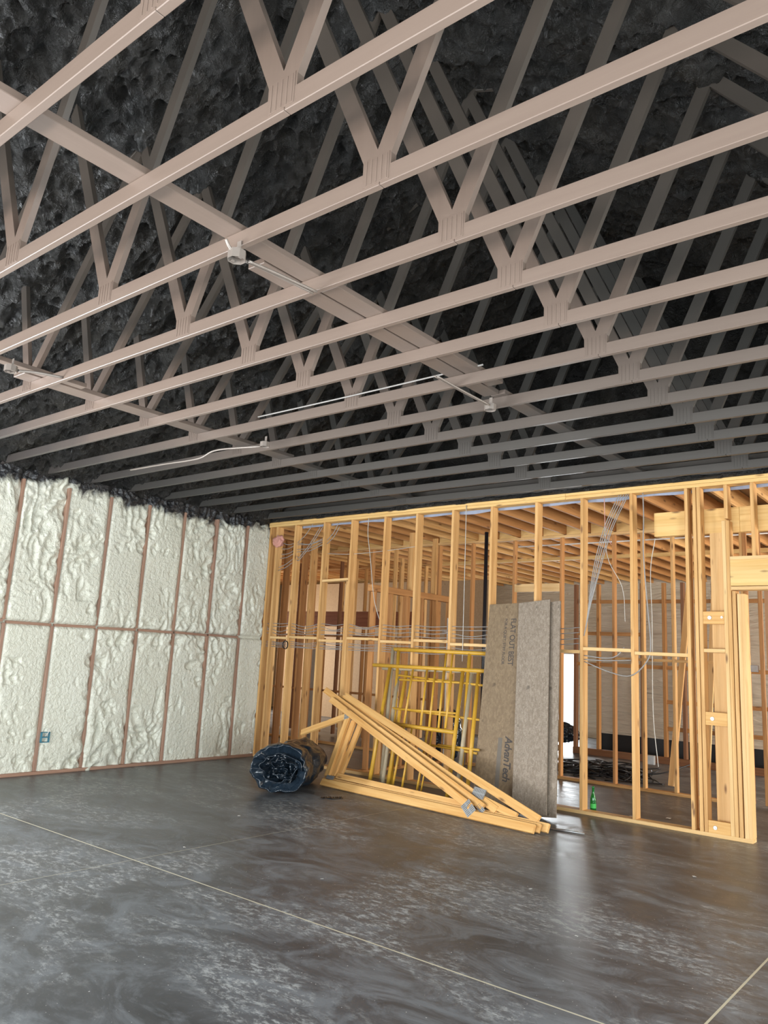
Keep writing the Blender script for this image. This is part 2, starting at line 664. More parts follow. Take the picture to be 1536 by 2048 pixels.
def lumps_fn(u, v):
    x = XL + u * (XR - XL)
    a = v * PI * 1.2
    r = 0.022 + 0.03 * max(0, nz(x * 3, v * 3, 2)) + .010 * nz(x * 17, v * 4, 7)
    return (x - rim.location.x, 8.765 - math.sin(a) * r * .9 - rim.location.y, 3.79 - math.cos(a) * r * 1.0 + .01 - rim.location.z)


grid_obj('foam_bead', 420, 8, lumps_fn, BF, rim)


# black sprayed cove where roof and left wall meet
def cove_fn(u, v):
    y = YF + u * (YB + .1 - YF)
    a = v * PI / 2
    r = 0.26 + 0.06 * nz(y * 2.2, v * 2, 2) + .05 * nz(y * 9, v * 5, 7)
    return (XL - .03 + r * (1 - math.cos(a)) * .85, y, 3.99 - r * .85 * (1 - math.sin(a)) - .02 + .25 * v * 0)


cv = grid_obj('trim_2', 300, 10, cove_fn, BF, None, flip=True)
tag(cv, 'black foam cove along the top of the left wall', None, None, 'structure')

# ================================================================= BACK STUD WALL
wb = empty('wall_back', (-4.0, YB, 0))
tag(wb, 'open pine stud wall between hall and rear rooms', None, None, 'structure')
SD = 0.14       # 2x6
yc = YB + SD / 2


def stud(x, z0, z1, parent=wb, yy=None, wdt=0.038, dep=SD, m_=WOOD, ref=(0, 1, 0), lean=0.0):
    return board('stud', (x, yc if yy is None else yy, z0), (x + lean, yc if yy is None else yy, z1), wdt, dep, m_, parent, ref=ref)


ZP = 3.70
sx = [-9.66, -9.50, -9.065, -8.42, -7.84, -7.195, -6.60, -5.985, -5.365, -4.70, -4.08, -3.455, -2.82]
for i, x in enumerate(sx):
    stud(x, 0.04, ZP, lean=random.uniform(-.006, .006))
for x, z1 in ((-7.88, ZP), (-8.0, ZP)):      # doubled stud
    pass
stud(-7.88, 0.04, 2.76)
stud(-2.735, 0.04, ZP)
stud(-2.69, 0.04, ZP)
stud(-2.39, 0.04, 3.30)
stud(-2.345, 0.04, 2.53)
board('stud', (-2.257, yc, 0.04), (-2.257, yc, 2.50), 0.038, SD, WOOD_PALE, wb)
board('stud', (-2.40, yc, 3.32), (-2.40, yc, ZP), 0.038, SD, WOOD, wb)
board('stud', (-2.43, yc + .0, 0.04), (-2.43, yc, 3.30), 0.038, SD, WOOD_PALE, wb)
board('stud', (-2.295, yc - .0, 0.04), (-2.295, yc, 2.50), 0.038, SD, WOOD_PALE, wb)
for x in (-2.13, -1.6, -1.1, -.5):
    board('stud', (x, yc, 2.90), (x, yc, ZP), 0.038, SD, WOOD, wb)
for x in (.0, .45, 1.05, 1.65, 2.25, 2.85):
    stud(x, 0.04, ZP)
board('bottom_plate', (-5.0, yc, 0.02), (-2.24, yc, 0.02), SD, 0.04, WOOD_PALE, wb, ref=(0, 0, 1))
board('bottom_plate', (XL, yc, 0.02), (-5.01, yc, 0.02), SD, 0.04, WOOD_PALE, wb, ref=(0, 0, 1))
board('bottom_plate', (-.2, yc, 0.02), (XR, yc, 0.02), SD, 0.04, WOOD_PALE, wb, ref=(0, 0, 1))
for zc in (3.72, 3.76):
    board('top_plate', (XL, yc, zc), (-4.3, yc, zc), SD, 0.038, HEADER, wb, ref=(0, 0, 1))
    board('top_plate', (-4.298, yc, zc), (XR, yc, zc), SD, 0.038, HEADER, wb, ref=(0, 0, 1))
# back of plates: the ledger seen between the studs
# blocking between the studs at about 1.9 m
blk = [(-9.50, -9.065, 1.88), (-9.065, -8.42, 1.895), (-8.42, -7.88, 1.86), (-7.84, -7.195, 1.905), (-7.195, -6.60, 1.875),
       (-6.60, -5.985, 1.905), (-5.985, -5.365, 1.87), (-5.365, -4.70, 1.87), (-4.70, -4.08, 1.835), (-4.08, -3.455, 1.87), (-3.455, -2.82, 1.84)]
for a, b_, z in blk:
    board('blocking', (a + .02, yc, z), (b_ - .02, yc, z - .004), SD, 0.038, WOOD_PALE, wb, ref=(0, 0, 1))
board('blocking', (-8.40, yc, 2.775), (-7.86, yc, 2.79), SD, 0.038, WOOD_PALE, wb, ref=(0, 0, 1))
board('blocking', (-2.67, yc, 1.895), (-2.45, yc, 1.895), SD, 0.038, WOOD_PALE, wb, ref=(0, 0, 1))
# doorway header, right
board('header', (-2.38, yc - .01, 2.725), (-.2, yc - .01, 2.725), 0.12, 0.28, HEADER, wb, ref=(0, 0, 1))
board('header_plate', (-2.38, yc, 2.884), (-.2, yc, 2.884), SD, 0.038, WOOD_PALE, wb, ref=(0, 0, 1))
board('header_plate', (-2.38, yc, 2.56), (-.2, yc, 2.56), SD, 0.038, WOOD_PALE, wb, ref=(0, 0, 1))
board('stud', (-.18, yc, 0.04), (-.18, yc, ZP), 0.038, SD, WOOD, wb)
# flat blocks between the end studs, each with round washers
for z, m_ in ((2.245, WOOD_TRUSS), (1.185, WOOD_TRUSS), (0.095, WOOD_TRUSS)):
    bl = board('flat_block', (-2.67, YB + .02, z), (-2.45, YB + .02, z), 0.038, 0.135, m_, wb, ref=(0, 0, 1))
for z, dx in ((2.245, -2.60), (1.185, -2.60), (0.095, -2.60), (2.25, -2.475)):
    bm = bmesh.new()
    bmesh.ops.create_cone(bm, cap_ends=True, segments=20, radius1=.022 if dx < -2.5 else .014, radius2=.019 if dx < -2.5 else .012, depth=.006)
    bmesh.ops.create_cone(bm, cap_ends=True, segments=8, radius1=.008, radius2=.007, depth=.014, matrix=Matrix.Translation((0, 0, .005)))
    o = link('washer', bm_mesh(bm, 'washer'), METAL, wb)
    o.rotation_euler = (PI / 2, 0, 0)
    o.location = Vector((dx, YB - .003, z)) - wb.location
# wide board standing behind the end bay
board('wide_board', (-2.535, YB + .165, .13), (-2.535, YB + .165, 3.24), 0.17, 0.038, WOOD_PALE, wb)
# strong-back beams on the rear side of the wall
board('rear_header', (-3.24, YB + SD + .045, 3.33), (-2.3, YB + SD + .045, 3.33), 0.08, 0.28, HEADER, wb, ref=(0, 0, 1))
board('rear_header', (-2.298, YB + SD + .045, 3.33), (2.2, YB + SD + .045, 3.33), 0.08, 0.28, HEADER, wb, ref=(0, 0, 1))
# short stub of board behind corner
board('stud', (-2.78, yc + .10, 3.5), (-2.78, yc + .10, ZP), 0.038, .05, WOOD, wb)

# ================================================================= SECOND FRAMED WALL
w2 = empty('wall_inner', (-4.0, Y2, 0))
tag(w2, 'second open stud wall deeper in the building', None, None, 'structure')
y2c = Y2 + .045
for x in (-8.85, -8.53, -8.0, -7.86, -7.17, -6.36, -5.52, -4.67, -4.235, -3.80, -3.39, -2.87, -2.83, -2.66, -2.5, -2.1, -1.7):
    m_ = random.choice((WOOD, WOOD_DEEP))
    board('stud', (x, y2c, 0.04), (x, y2c, 3.64), 0.038, 0.09, m_, w2)
for x in (-9.4, -10.0, -10.9, -11.5, -12.3, -13.0, -13.9, -14.6, -15.4, -16.2):
    board('stud', (x, y2c, 0.04), (x, y2c, 3.64), 0.038, 0.09, WOOD_DEEP, w2)
board('bottom_plate', (-7.2, y2c, 0.02), (-2.9, y2c, 0.02), 0.09, 0.04, WOOD, w2, ref=(0, 0, 1))
board('bottom_plate', (-16.5, y2c, 0.02), (-8.5, y2c, 0.02), 0.09, 0.04, WOOD, w2, ref=(0, 0, 1))
board('top_plate', (XBL, y2c, 3.662), (XBR, y2c, 3.662), 0.09, 0.038, WOOD_PALE, w2, ref=(0, 0, 1))
board('short_block', (-6.34, y2c - .03, 2.86), (-5.54, y2c - .03, 2.86), 0.038, 0.13, WOOD_PALE, w2, ref=(0, 0, 1))
for a, b_ in ((-4.65, -4.25), (-4.22, -3.82), (-3.78, -3.41), (-3.37, -2.89)):
    board('blocking', (a, y2c, 1.80), (b_, y2c, 1.80), 0.09, 0.038, WOOD, w2, ref=(0, 0, 1))
# rim blocking between the joists over this wall
XJ = [-4.25 + .4064 * i for i in range(-33, 19)]
for a, b_ in zip(XJ, XJ[1:]):
    board('rim_block', (a + .02, Y2 + .06, 3.80), (b_ - .02, Y2 + .06, 3.80), 0.038, 0.235, HEADER, w2, ref=(0, 0, 1))

# ================================================================= REAR CEILING: joists and deck
cb = empty('ceiling_rear', (-6, 13.6, 3.69))
tag(cb, 'pine ceiling joists and deck of the rear rooms', None, None, 'structure')
for x in XJ:
    board('joist', (x, YB + SD + .03, 3.81), (x, YFAR, 3.81), 0.038, 0.235, random.choice((WOOD_DEEP, WOOD, WOOD_DEEP)), cb, ref=(0, 0, 1))
slab('deck', XBL, XBR, YB + SD, YFAR, 3.94, 3.99, SHEATH, cb)
board('cross_beam', (-9.5, 13.4, 3.64), (4, 13.4, 3.64), 0.09, 0.06, HEADER, cb, ref=(0, 0, 1))
tubebits = []

# house wrap strip glimpsed above the plates
def wrap_fn(u, v):
    x = -9.2 + u * 11.8
    return (x - cb.location.x, YB + SD + .012 + .008 * v - cb.location.y, 3.668 + v * .05 + .03 * nz(x * 2.0, v * .5, 1) - cb.location.z)


grid_obj('house_wrap', 240, 4, wrap_fn, WRAP, cb)
# partitions in the rear rooms
pt = empty('wall_partition', (-7.4, 10.0, 0))
tag(pt, 'short framed partition running back from the stud wall', None, None, 'structure')
xp = -7.55
for i in range(6):
    y = 9.05 + i * .40
    board('stud', (xp, y, 0.04), (xp, y, 2.62), 0.09, 0.038, WOOD_DEEP, pt, ref=(0, 1, 0))
for y in (9.3, 9.95, 10.6):
    board('cripple_stud', (xp, y, 2.72), (xp, y, 3.66), 0.09, 0.038, WOOD, pt, ref=(0, 1, 0))
board('partition_header', (xp, 8.95, 2.67), (xp, 11.12, 2.67), 0.09, 0.10, WOOD_DEEP, pt, ref=(0, 0, 1))
board('bottom_plate', (xp, 8.95, .02), (xp, 11.1, .02), 0.09, 0.04, WOOD_DEEP, pt, ref=(0, 0, 1))

p3 = empty('wall_partition', (-6, 13.6, 0))
tag(p3, 'third framed wall in the rear with brown door frames', None, None, 'structure')
y3 = 13.6
for x in (-16.4, -15.8, -15.0, -14.3, -13.6, -13.1, -12.2, -11.6, -10.9, -10.2, -9.9):
    board('stud', (x, y3, 0.04), (x, y3, 2.3 if -14 < x < -10.5 else 3.64), 0.038, 0.09, random.choice((WOOD_DEEP, WOOD, WOOD_DARK)), p3)
for x in (-13.6, -12.9, -12.3, -11.6, -11.0, -10.6):
    board('cripple_stud', (x, y3, 2.66), (x, y3, 3.64), 0.038, 0.09, WOOD, p3)
board('laminated_header', (-14.2, y3 - .02, 2.48), (-9.9, y3 - .02, 2.48), 0.09, 0.34, LVL, p3, ref=(0, 0, 1))
board('top_plate', (XBL, y3, 3.66), (-9.5, y3, 3.66), 0.09, 0.04, WOOD, p3, ref=(0, 0, 1))
for x, m_ in ((-6.98, WOOD_DARK), (-6.5, WOOD_DEEP), (-5.62, WOOD_DARK), (-5.2, WOOD_DEEP), (-4.85, WOOD_DARK), (-4.3, WOOD_DARK), (-3.9, WOOD_DEEP), (-3.2, WOOD_DARK)):
    board('stud', (x, y3 + 1.2, 0.10), (x, y3 + 1.2, 3.3), 0.06, 0.10, m_, p3)
for x0, x1, z in ((-7.0, -5.6, 2.32), (-7.0, -3.0, 1.72), (-5.2, -3.0, 1.1), (-5.2, -3.0, .62), (-6.9, -3.0, 2.95)):
    board('blocking', (x0, y3 + 1.2, z), (x1, y3 + 1.2, z), 0.05, 0.07, WOOD_DEEP, p3, ref=(0, 0, 1))
board('sill_beam', (-7.0, y3 + 1.15, .06), (-2.6, y3 + 1.15, .06), 0.10, 0.12, WOOD_DARK, p3, ref=(0, 0, 1))

# pale rippled foam sheets on the far walls
slab('wall_rear', -8.60, XBR, YFAR, YFAR + .15, 0, 3.99, SHEET)
slab('wall_rear', XBL, -9.52, YFAR, YFAR + .15, 0, 3.99, SHEET)
slab('wall_rear', -9.52, -8.60, YFAR, YFAR + .15, 1.96, 3.99, SHEET)
slab('wall_rear', XBL - .15, XBL, YB, 9.6, 0, 3.99, SHEATH)
slab('wall_rear', XBL - .15, XBL, 16.8, YFAR, 0, 3.99, SHEATH)
slab('wall_rear', XBL - .15, XBL, 9.6, 16.8, 0, 3.99, SHEATH)
slab('wall_rear', XBL, XL - .2, YB - .05, YB + .08, 0, 3.99, SHEET)
slab('wall_rear', XR, XBR, YB + .05, YB + .15, 0, 3.99, SHEATH)
slab('wall_rear', XBR, XBR + .15, YB, 10.0, 0, 3.99, SHEATH)
slab('wall_rear', XBR, XBR + .15, 17, YFAR, 0, 3.99, SHEATH)
# foam sheet partition with black base band in front of the far wall
ps = empty('wall_sheet', (-4.5, 15.6, 0))
tag(ps, 'cream foam-faced partition ending above a black base', None, None, 'structure')
slab('foam_sheet', -6.9, -2.4, 15.6, 15.68, .36, 2.9, SHEET, ps)
slab('black_base', -6.9, -2.4, 15.62, 15.66, 0, .36, BLK, ps)
p4 = empty('wall_partition', (-10, 9.9, 0))
tag(p4, 'dense row of dark studs right behind the left bays', None, None, 'structure')
for i, x in enumerate((-9.55, -9.75, -10.2, -10.62, -11.0, -11.45, -11.8, -12.3)):
    board('stud', (x, 9.75 + .02 * (i % 2), 0.04), (x, 9.75, 3.64), 0.038, 0.14, (WOOD, WOOD_DEEP, WOOD_DEEP)[i % 3], p4)
board('bottom_plate', (-12.6, 9.75, .02), (-9.4, 9.75, .02), .14, .04, WOOD_DEEP, p4, ref=(0, 0, 1))
p5 = empty('wall_partition', (-11, 12.4, 0))
tag(p5, 'framed wall across the middle of the rear left room', None, None, 'structure')
for i in range(20):
    x = -16.6 + i * .41
    board('stud', (x, 12.4, 0.04), (x, 12.4, 3.64 if i % 3 else 2.0), 0.038, 0.09, (WOOD_DEEP, WOOD_DARK, WOOD)[(i * 7) % 3], p5)
for z in (.9, 2.05):
    board('blocking', (-16.6, 12.4, z), (-8.8, 12.4, z), .09, .04, WOOD_DEEP, p5, ref=(0, 0, 1))
slab('dark_sheet', -16.8, -9.6, 16.0, 16.02, 0, 3.6, SHEATH, p5)

# ================================================================= ROOF TRUSSES
nodes_b = [-6.65, -4.42, -2.15, 0.08]
zb0, zb1 = 3.78, 3.87


def top_z(x):
    return 6.47 - .40 * abs(x - RX)


TD = 0.038


def make_truss(y):
    t = empty('roof_truss', (RX, y, zb0))
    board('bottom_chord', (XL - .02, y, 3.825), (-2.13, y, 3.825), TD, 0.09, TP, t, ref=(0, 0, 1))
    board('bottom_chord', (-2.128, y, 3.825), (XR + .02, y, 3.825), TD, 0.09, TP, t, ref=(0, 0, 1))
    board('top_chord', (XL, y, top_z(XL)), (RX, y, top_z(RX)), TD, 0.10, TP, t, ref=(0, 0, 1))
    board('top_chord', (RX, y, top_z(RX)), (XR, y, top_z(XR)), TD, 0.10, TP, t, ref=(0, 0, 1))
    T = [-6.98, -5.21, RX, -1.36, 0.41]
    pairs = []
    for i, nb in enumerate(nodes_b):
        pairs.append((nb, T[i], -1))
        pairs.append((nb, T[i + 1], 1))
    for nb, tx, s in pairs:
        # plumb-cut foot: short upright edge, then the board leans away to the top chord
        dx, dz = tx - nb, top_z(tx) - 3.97
        if dx * s < .2:
            dx = s * .2
        L_ = math.hypot(dx, dz)
        hx = .089 * L_ / dz
        zc = 3.97 - (hx - .082) / abs(dx) * dz
        zc = max(zc, 3.90)
        prof_ = [(0, 3.86), (0, 3.97), (dx, top_z(tx)), (dx + s * hx, top_z(tx)), (s * .084, 3.925), (s * .084, 3.86)]
        if s < 0:
            prof_ = prof_[::-1]
        bm = bmesh.new()
        fr = [bm.verts.new((px_, -TD / 2 + .001, pz_ - zb0)) for px_, pz_ in prof_]
        bk_ = [bm.verts.new((px_, TD / 2 - .001, pz_ - zb0)) for px_, pz_ in prof_]
        bm.faces.new(fr[::-1])
        bm.faces.new(bk_)
        for q in range(6):
            bm.faces.new((fr[q], fr[(q + 1) % 6], bk_[(q + 1) % 6], bk_[q]))
        bmesh.ops.recalc_face_normals(bm, faces=bm.faces[:])
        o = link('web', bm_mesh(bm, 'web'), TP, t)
        o.location = (nb - RX, 0, 0)
    for nb in nodes_b:
        bm = bmesh.new()
        for sy in (-1, 1):
            yy = sy * (TD / 2 + .001)
            # plate outline with chamfered top following the two webs
            add_box(bm, (0, yy, .084), (.150, .0024, .140))
            for c in range(5):
                add_box(bm, (-.060 + c * .030, yy + sy * .0018, .084), (.008, .0036, .126))
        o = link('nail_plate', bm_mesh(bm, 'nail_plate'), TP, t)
        o.location = Vector((nb, y, zb0)) - t.location
    # splice plate mid span
    return t


ys = [1.27 + .604 * i for i in range(-4, 13)]
ordn = {4: 'nearest roof truss crossing the top left corner of the photo', 5: 'second roof truss in view from the camera',
        6: 'third roof truss in view from the camera', 7: 'fourth roof truss in view from the camera',
        8: 'fifth roof truss in view, conduit box beside it', 9: 'sixth roof truss in view from the camera', 10: 'seventh roof truss in view, grey conduit lying along its chord',
        11: 'eighth roof truss in view from the camera', 12: 'ninth roof truss in view, middle of the far half', 13: 'fifth roof truss from the stud wall end',
        14: 'fourth roof truss from the stud wall end', 15: 'third roof truss from the stud wall end', 16: 'roof truss closest to the rim above the stud wall'}
proto = make_truss(0.0)
for i, y in enumerate(ys):
    if i == 0:
        t = proto
    else:
        t = proto.copy()
        C.objects.link(t)
        for ch in list(proto.children):
            if ch.name.startswith('zzz'):
                continue
            c_ = ch.copy()
            C.objects.link(c_)
            c_.parent = t
    t.location = (RX + random.uniform(-.008, .008), y - .019, zb0)
    lab = ordn.get(i, 'taupe-painted roof truss overhead behind the photographer')
    tag(t, 'taupe-painted wooden ' + lab if not lab.startswith('taupe') else lab, 'roof truss', 'roof trusses')

# long bracing boards lying across the bottom chords
def brace(x, y0, y1, w_, label, name='bracing_board', z=3.889, th=.038):
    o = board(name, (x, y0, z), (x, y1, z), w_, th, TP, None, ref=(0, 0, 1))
    return tag(o, label, 'bracing board', 'bracing boards across the truss chords')


brace(-3.165, -4.0, 3.2, .14, 'taupe bracing board over the nearest chords, left of the ridge line')
brace(-3.165, 3.21, 5.2, .14, 'taupe bracing board lapped beside another over the middle chords, smoother half')
brace(-3.325, 2.75, 5.4, .14, 'taupe bracing board with dark stains, left of its twin over the middle chords')
brace(-3.27, 5.41, 8.7, .14, 'taupe bracing board over the farthest chords under the ridge')
brace(-6.32, -2.0, 3.4, .09, 'taupe bracing board near the left side, closest length, right half', th=.037)
brace(-6.50, 2.9, 6.1, .20, 'wide taupe bracing board near the left side over the middle chords')
brace(-6.62, 6.11, 8.7, .20, 'taupe bracing board near the left wall over the farthest chords')


# junction boxes with conduits
def jbox(loc, pts, label, r=.008, rad=.05):
    t = empty('junction_box', loc)
    bm = bmesh.new()
    bmesh.ops.create_cone(bm, cap_ends=False, segments=8, radius1=rad, radius2=rad, depth=.05, matrix=Matrix.Rotation(PI / 8, 4, 'Z'))
    bmesh.ops.create_cone(bm, cap_ends=True, segments=8, radius1=rad * .99, radius2=rad * .99, depth=.004, matrix=Matrix.Translation((0, 0, .022)) @ Matrix.Rotation(PI / 8, 4, 'Z'))
    bmesh.ops.create_cone(bm, cap_ends=True, segments=12, radius1=rad * .3, radius2=rad * .25, depth=.02, matrix=Matrix.Translation((0, 0, .008)))
    add_box(bm, (rad * .7, 0, -.018), (.02, .018, .006))
    add_box(bm, (-rad * .7, 0, -.018), (.02, .018, .006))
    b_ = link('box', bm_mesh(bm, 'box'), COND, t)
    b_.location = (0, 0, 0)
    sm = b_.modifiers.new('th', 'SOLIDIFY')
    sm.thickness = .003
    bm = bmesh.new()
    add_box(bm, (0, rad * .2, .055), (.03, .004, .07))
    link('hanger_strap', bm_mesh(bm, 'strap'), COND, t)
    tag(t, label, 'junction box', 'junction boxes under the trusses')
    return t


jbox((-3.09, 2.42, 3.71), None, 'round metal junction box hanging beside the wide bracing board, nearest of them')
tag(tube('conduit', [(-3.10, 2.49, 3.715), (-3.11, 2.66, 3.735), (-3.12, 3.03, 3.76)], .008, COND), 'pair of thin metal conduits leaving the nearest junction box', 'conduit', 'conduits under the trusses')
tag(tube('conduit', [(-3.07, 2.49, 3.705), (-3.08, 2.7, 3.73), (-3.09, 3.03, 3.76)], .008, COND), 'pair of thin metal conduits leaving the nearest junction box', 'conduit', 'conduits under the trusses')
tag(tube('conduit', [(-3.09, 2.38, 3.73), (-3.09, 2.36, 3.745), (-3.09, 2.34, 3.77)], .008, COND), 'tiny conduit stub behind the nearest junction box', 'conduit', 'conduits under the trusses')
jbox((-3.31, 5.36, 3.75), None, 'metal junction box on the chord below the stained bracing boards')
tag(tube('conduit', [(-3.31, 5.30, 3.76), (-3.34, 4.9, 3.78), (-3.36, 4.62, 3.80)], .008, COND), 'thin conduit angling from the middle junction box to the next chord', 'conduit', 'conduits under the trusses')
tag(tube('conduit', [(-3.28, 5.30, 3.75), (-3.31, 4.9, 3.77), (-3.33, 4.62, 3.79)], .008, COND), 'thin conduit angling from the middle junction box to the next chord', 'conduit', 'conduits under the trusses')
jbox((-5.87, 5.17, 3.73), None, 'metal junction box between chords near the left side of the hall')
tag(tube('conduit', [(-5.93, 5.17, 3.72), (-6.6, 5.14, 3.76), (-6.9, 5.13, 3.70), (-7.5, 5.10, 3.70), (-8.12, 5.08, 3.70)], .010, COND), 'kinked grey conduit reaching from a junction box toward the foam wall', 'conduit', 'conduits under the trusses')
tag(tube('conduit', [(-5.6, 4.82, 3.885), (-4.3, 4.82, 3.885), (-3.05, 4.82, 3.895)], .007, CABLE), 'long straight pale conduit lying along a middle chord', 'conduit', 'conduits under the trusses')
jbox((-6.12, 2.66, 3.77), None, 'dark junction box at the left edge of the photo')
tag(tube('conduit', [(-6.11, 2.72, 3.77), (-6.07, 2.85, 3.79), (-6.02, 3.04, 3.80)], .011, COND), 'stubby conduit beside the junction box at the left edge', 'conduit', 'conduits under the trusses')

# ================================================================= CABLES IN THE STUD WALL
def cable(pts, label, m_=CABLE, r=.0055, group='grey cables in the stud wall', n=6, name='electrical_cable', cat='cable'):
    return tag(tube(name, pts, r, m_, None, 6, n), label, cat, group)


allx = [-9.62, -9.50, -9.065, -8.42, -7.84, -7.195, -6.60, -5.985, -5.365]
up = ['topmost', 'second', 'third', 'lowest']
for k_, z in enumerate((2.11, 2.06, 2.01, 1.955)):
    pts = []
    for a, b_ in zip(allx, allx[1:]):
        pts.append((a, yc - .02, z + random.uniform(-.006, .006)))
        sag = random.choice((.005, .012, .035)) * (1.4 - .2 * k_)
        pts.append(((a + b_) / 2, yc - .03 + random.uniform(-.02, .02), z - sag))
    pts.append((allx[-1], yc - .02, z))
    cable(pts, f'{up[k_]} of the four grey cables strung through studs above the mid-height blocking')
for k_, z in enumerate((1.82, 1.79, 1.765, 1.735)):
    pts = []
    for a, b_ in zip(allx, allx[1:]):
        pts.append((a, yc - .02, z + random.uniform(-.004, .004)))
        pts.append(((a + b_) / 2, yc - .03, z - random.choice((.003, .008, .02))))
    pts.append((allx[-1], yc - .02, z))
    cable(pts, f'{up[k_]} of the four grey cables strung through studs below the mid-height blocking')
# same runs right of the board sheets
for k_, z in enumerate((2.12, 2.06, 1.99, 1.93)):
    cable([(-4.72, yc - .02, z), (-4.40, yc - .03, z - .02), (-4.08, yc - .02, z + .005)], f'{up[k_]} of four short grey cable spans just right of the leaning board sheets')
# fan of cables, upper left
fan = [((-9.40, 3.43), (-9.07, 3.41), (-8.42, 3.44)), ((-9.40, 3.33), (-9.07, 3.38), (-8.42, 3.47)), ((-9.40, 3.24), (-9.07, 3.30), (-8.42, 3.42)),
       ((-9.42, 3.17), (-9.06, 3.26), (-8.44, 3.37)), ((-9.44, 3.02), (-9.06, 3.19), (-8.9, 3.24)), ((-9.45, 2.97), (-9.06, 3.13), (-8.9, 3.20))]
for i, f in enumerate(fan):
    pts = [(f[0][0], yc - .03, f[0][1]), ((f[0][0] + f[1][0]) / 2, yc - .04, (f[0][1] + f[1][1]) / 2 - .03), (f[1][0], yc - .02, f[1][1]),
           ((f[1][0] + f[2][0]) / 2, yc - .04, (f[1][1] + f[2][1]) / 2 - .05), (f[2][0], yc - .02, f[2][1])]
    cable(pts, 'grey cable fanning through the studs high in the left corner', group='fan of cables in the upper left corner of the stud wall')
for a, b_ in (((-9.03, 3.42), (-8.72, 3.70)), ((-9.0, 3.15), (-8.55, 3.64)), ((-8.98, 3.12), (-8.48, 3.66)), ((-8.38, 3.42), (-8.16, 3.68)), ((-8.38, 3.36), (-8.13, 3.62))):
    cable([(a[0], yc - .03, a[1]), ((a[0] + b_[0]) / 2 + .03, yc - .05, (a[1] + b_[1]) / 2 - .03), (b_[0], yc - .03, b_[1])],
          'grey cable rising to the top plate in the left corner', group='fan of cables in the upper left corner of the stud wall')
cable([(-8.38, yc, 3.21), (-7.9, yc, 3.18), (-7.2, yc, 3.2), (-6.6, yc, 3.24)], 'single thin cable crossing high between the left studs', CABLEW, .004)
cable([(-7.50, YB - .012, 3.70), (-7.50, YB - .012, 3.45), (-7.43, YB - .012, 3.1), (-7.32, YB - .012, 2.5), (-7.21, YB + .03, 2.14)], 'thin white cord dangling in front of the left studs', CABLEW, .005, name='hanging_cord', cat='cord', group='')
cable([(-5.76, YB - .012, 3.75), (-5.755, YB - .012, 3.0), (-5.75, YB - .012, 1.65)], 'straight white cord hanging above the yellow scaffold frames', CABLEW, .005, name='hanging_cord', cat='cord', group='')
# diagonal bundle to the right
for i, (dx, ztop) in enumerate(((0, 3.70), (.030, 3.71), (.06, 3.70), (.095, 3.71), (.12, 3.71))):
    cable([(-4.055 + .006 * i, yc - .05, 2.02 + .022 * i), (-4.01 + dx * .3, YB + .01, 2.24 + .03 * i), (-3.92 + dx * .7, YB - .02, 2.80), (-3.79 + dx * .9, YB - .02, 3.28), (-3.66 + dx, YB + .01, 3.60), (-3.615 + dx, yc - .04, ztop)],
          'grey cable in the slanting bundle right of the board sheets', group='slanting cable bundle')
cable([(-4.06, yc - .03, 1.72), (-3.74, YB + .04, 1.61), (-3.47, YB - .02, 1.585), (-3.30, YB + .0, 1.74), (-3.25, YB + .01, 1.93), (-3.29, YB + .02, 2.44), (-3.325, YB + .02, 3.0), (-3.32, YB + .03, 3.4), (-3.33, YB + .04, 3.71)],
      'grey cable looping down and up between two studs right of the bundle', r=.007)
cable([(-4.06, yc - .03, 1.79), (-3.8, yc - .03, 1.77), (-3.66, yc - .03, 1.80), (-3.57, yc - .03, 1.90)], 'short grey cable end curling up under the blocking', r=.007)
cable([(-4.06, yc - .03, 1.745), (-3.8, yc - .03, 1.74), (-3.455, yc - .03, 1.76)], 'short level grey cable under the right-hand blocking', r=.007)
cable([(-3.25, YB + .20, 3.18), (-3.31, YB + .20, 2.8), (-3.30, YB + .2, 2.2), (-3.31, YB + .22, 1.2), (-3.27, YB + .25, .6)], 'pale cable dropping down the far side of the looped stud bay', CABLEW, .005)
cable([(-3.83, YB + .1, 3.68), (-3.80, YB + .1, 3.0), (-3.62, YB + .12, 2.6), (-3.60, YB + .15, 2.2)], 'thin wavy pale cable behind the slanting bundle', CABLEW, .004)
for x, z0 in ((-3.80, 3.1),):
    cable([(x, YB + .02, 3.69), (x + .02, YB + .02, 3.3), (x + .09, YB + .02, z0)], 'thin orange-brown wire hanging from the top plate', PINK, .004)
# coil hanging at the left studs
bm = bmesh.new()
for k_ in range(3):
    pts = [Vector((.055 * math.cos(a), .006 * k_, .065 * math.sin(a))) for a in [2 * PI * i / 24 for i in range(25)]]
    add_tube(bm, pts, .005, 6, False)
o = link('cable_coil', bm_mesh(bm, 'coil', True), CABLEB)
o.location = (-9.10, YB - .02, 1.77)
tag(o, 'small black cable coil hanging on a left stud', 'cable coil')
# pink insulation scrap in the upper left corner
bm = bmesh.new()
bmesh.ops.create_icosphere(bm, subdivisions=4, radius=.12)
for v_ in bm.verts:
    d = v_.co.normalized()
    v_.co += d * (.05 * noise.noise(v_.co * 14) + .03 * noise.noise(v_.co * 34))
    v_.co.y *= .45
    v_.co.z *= .75
o = link('insulation_scrap', bm_mesh(bm, 'ins', True), PINK)
o.location = (-9.42, YB - .02, 3.45)
tag(o, 'pinkish insulation scrap stuffed in the top left corner of the stud wall', 'insulation')
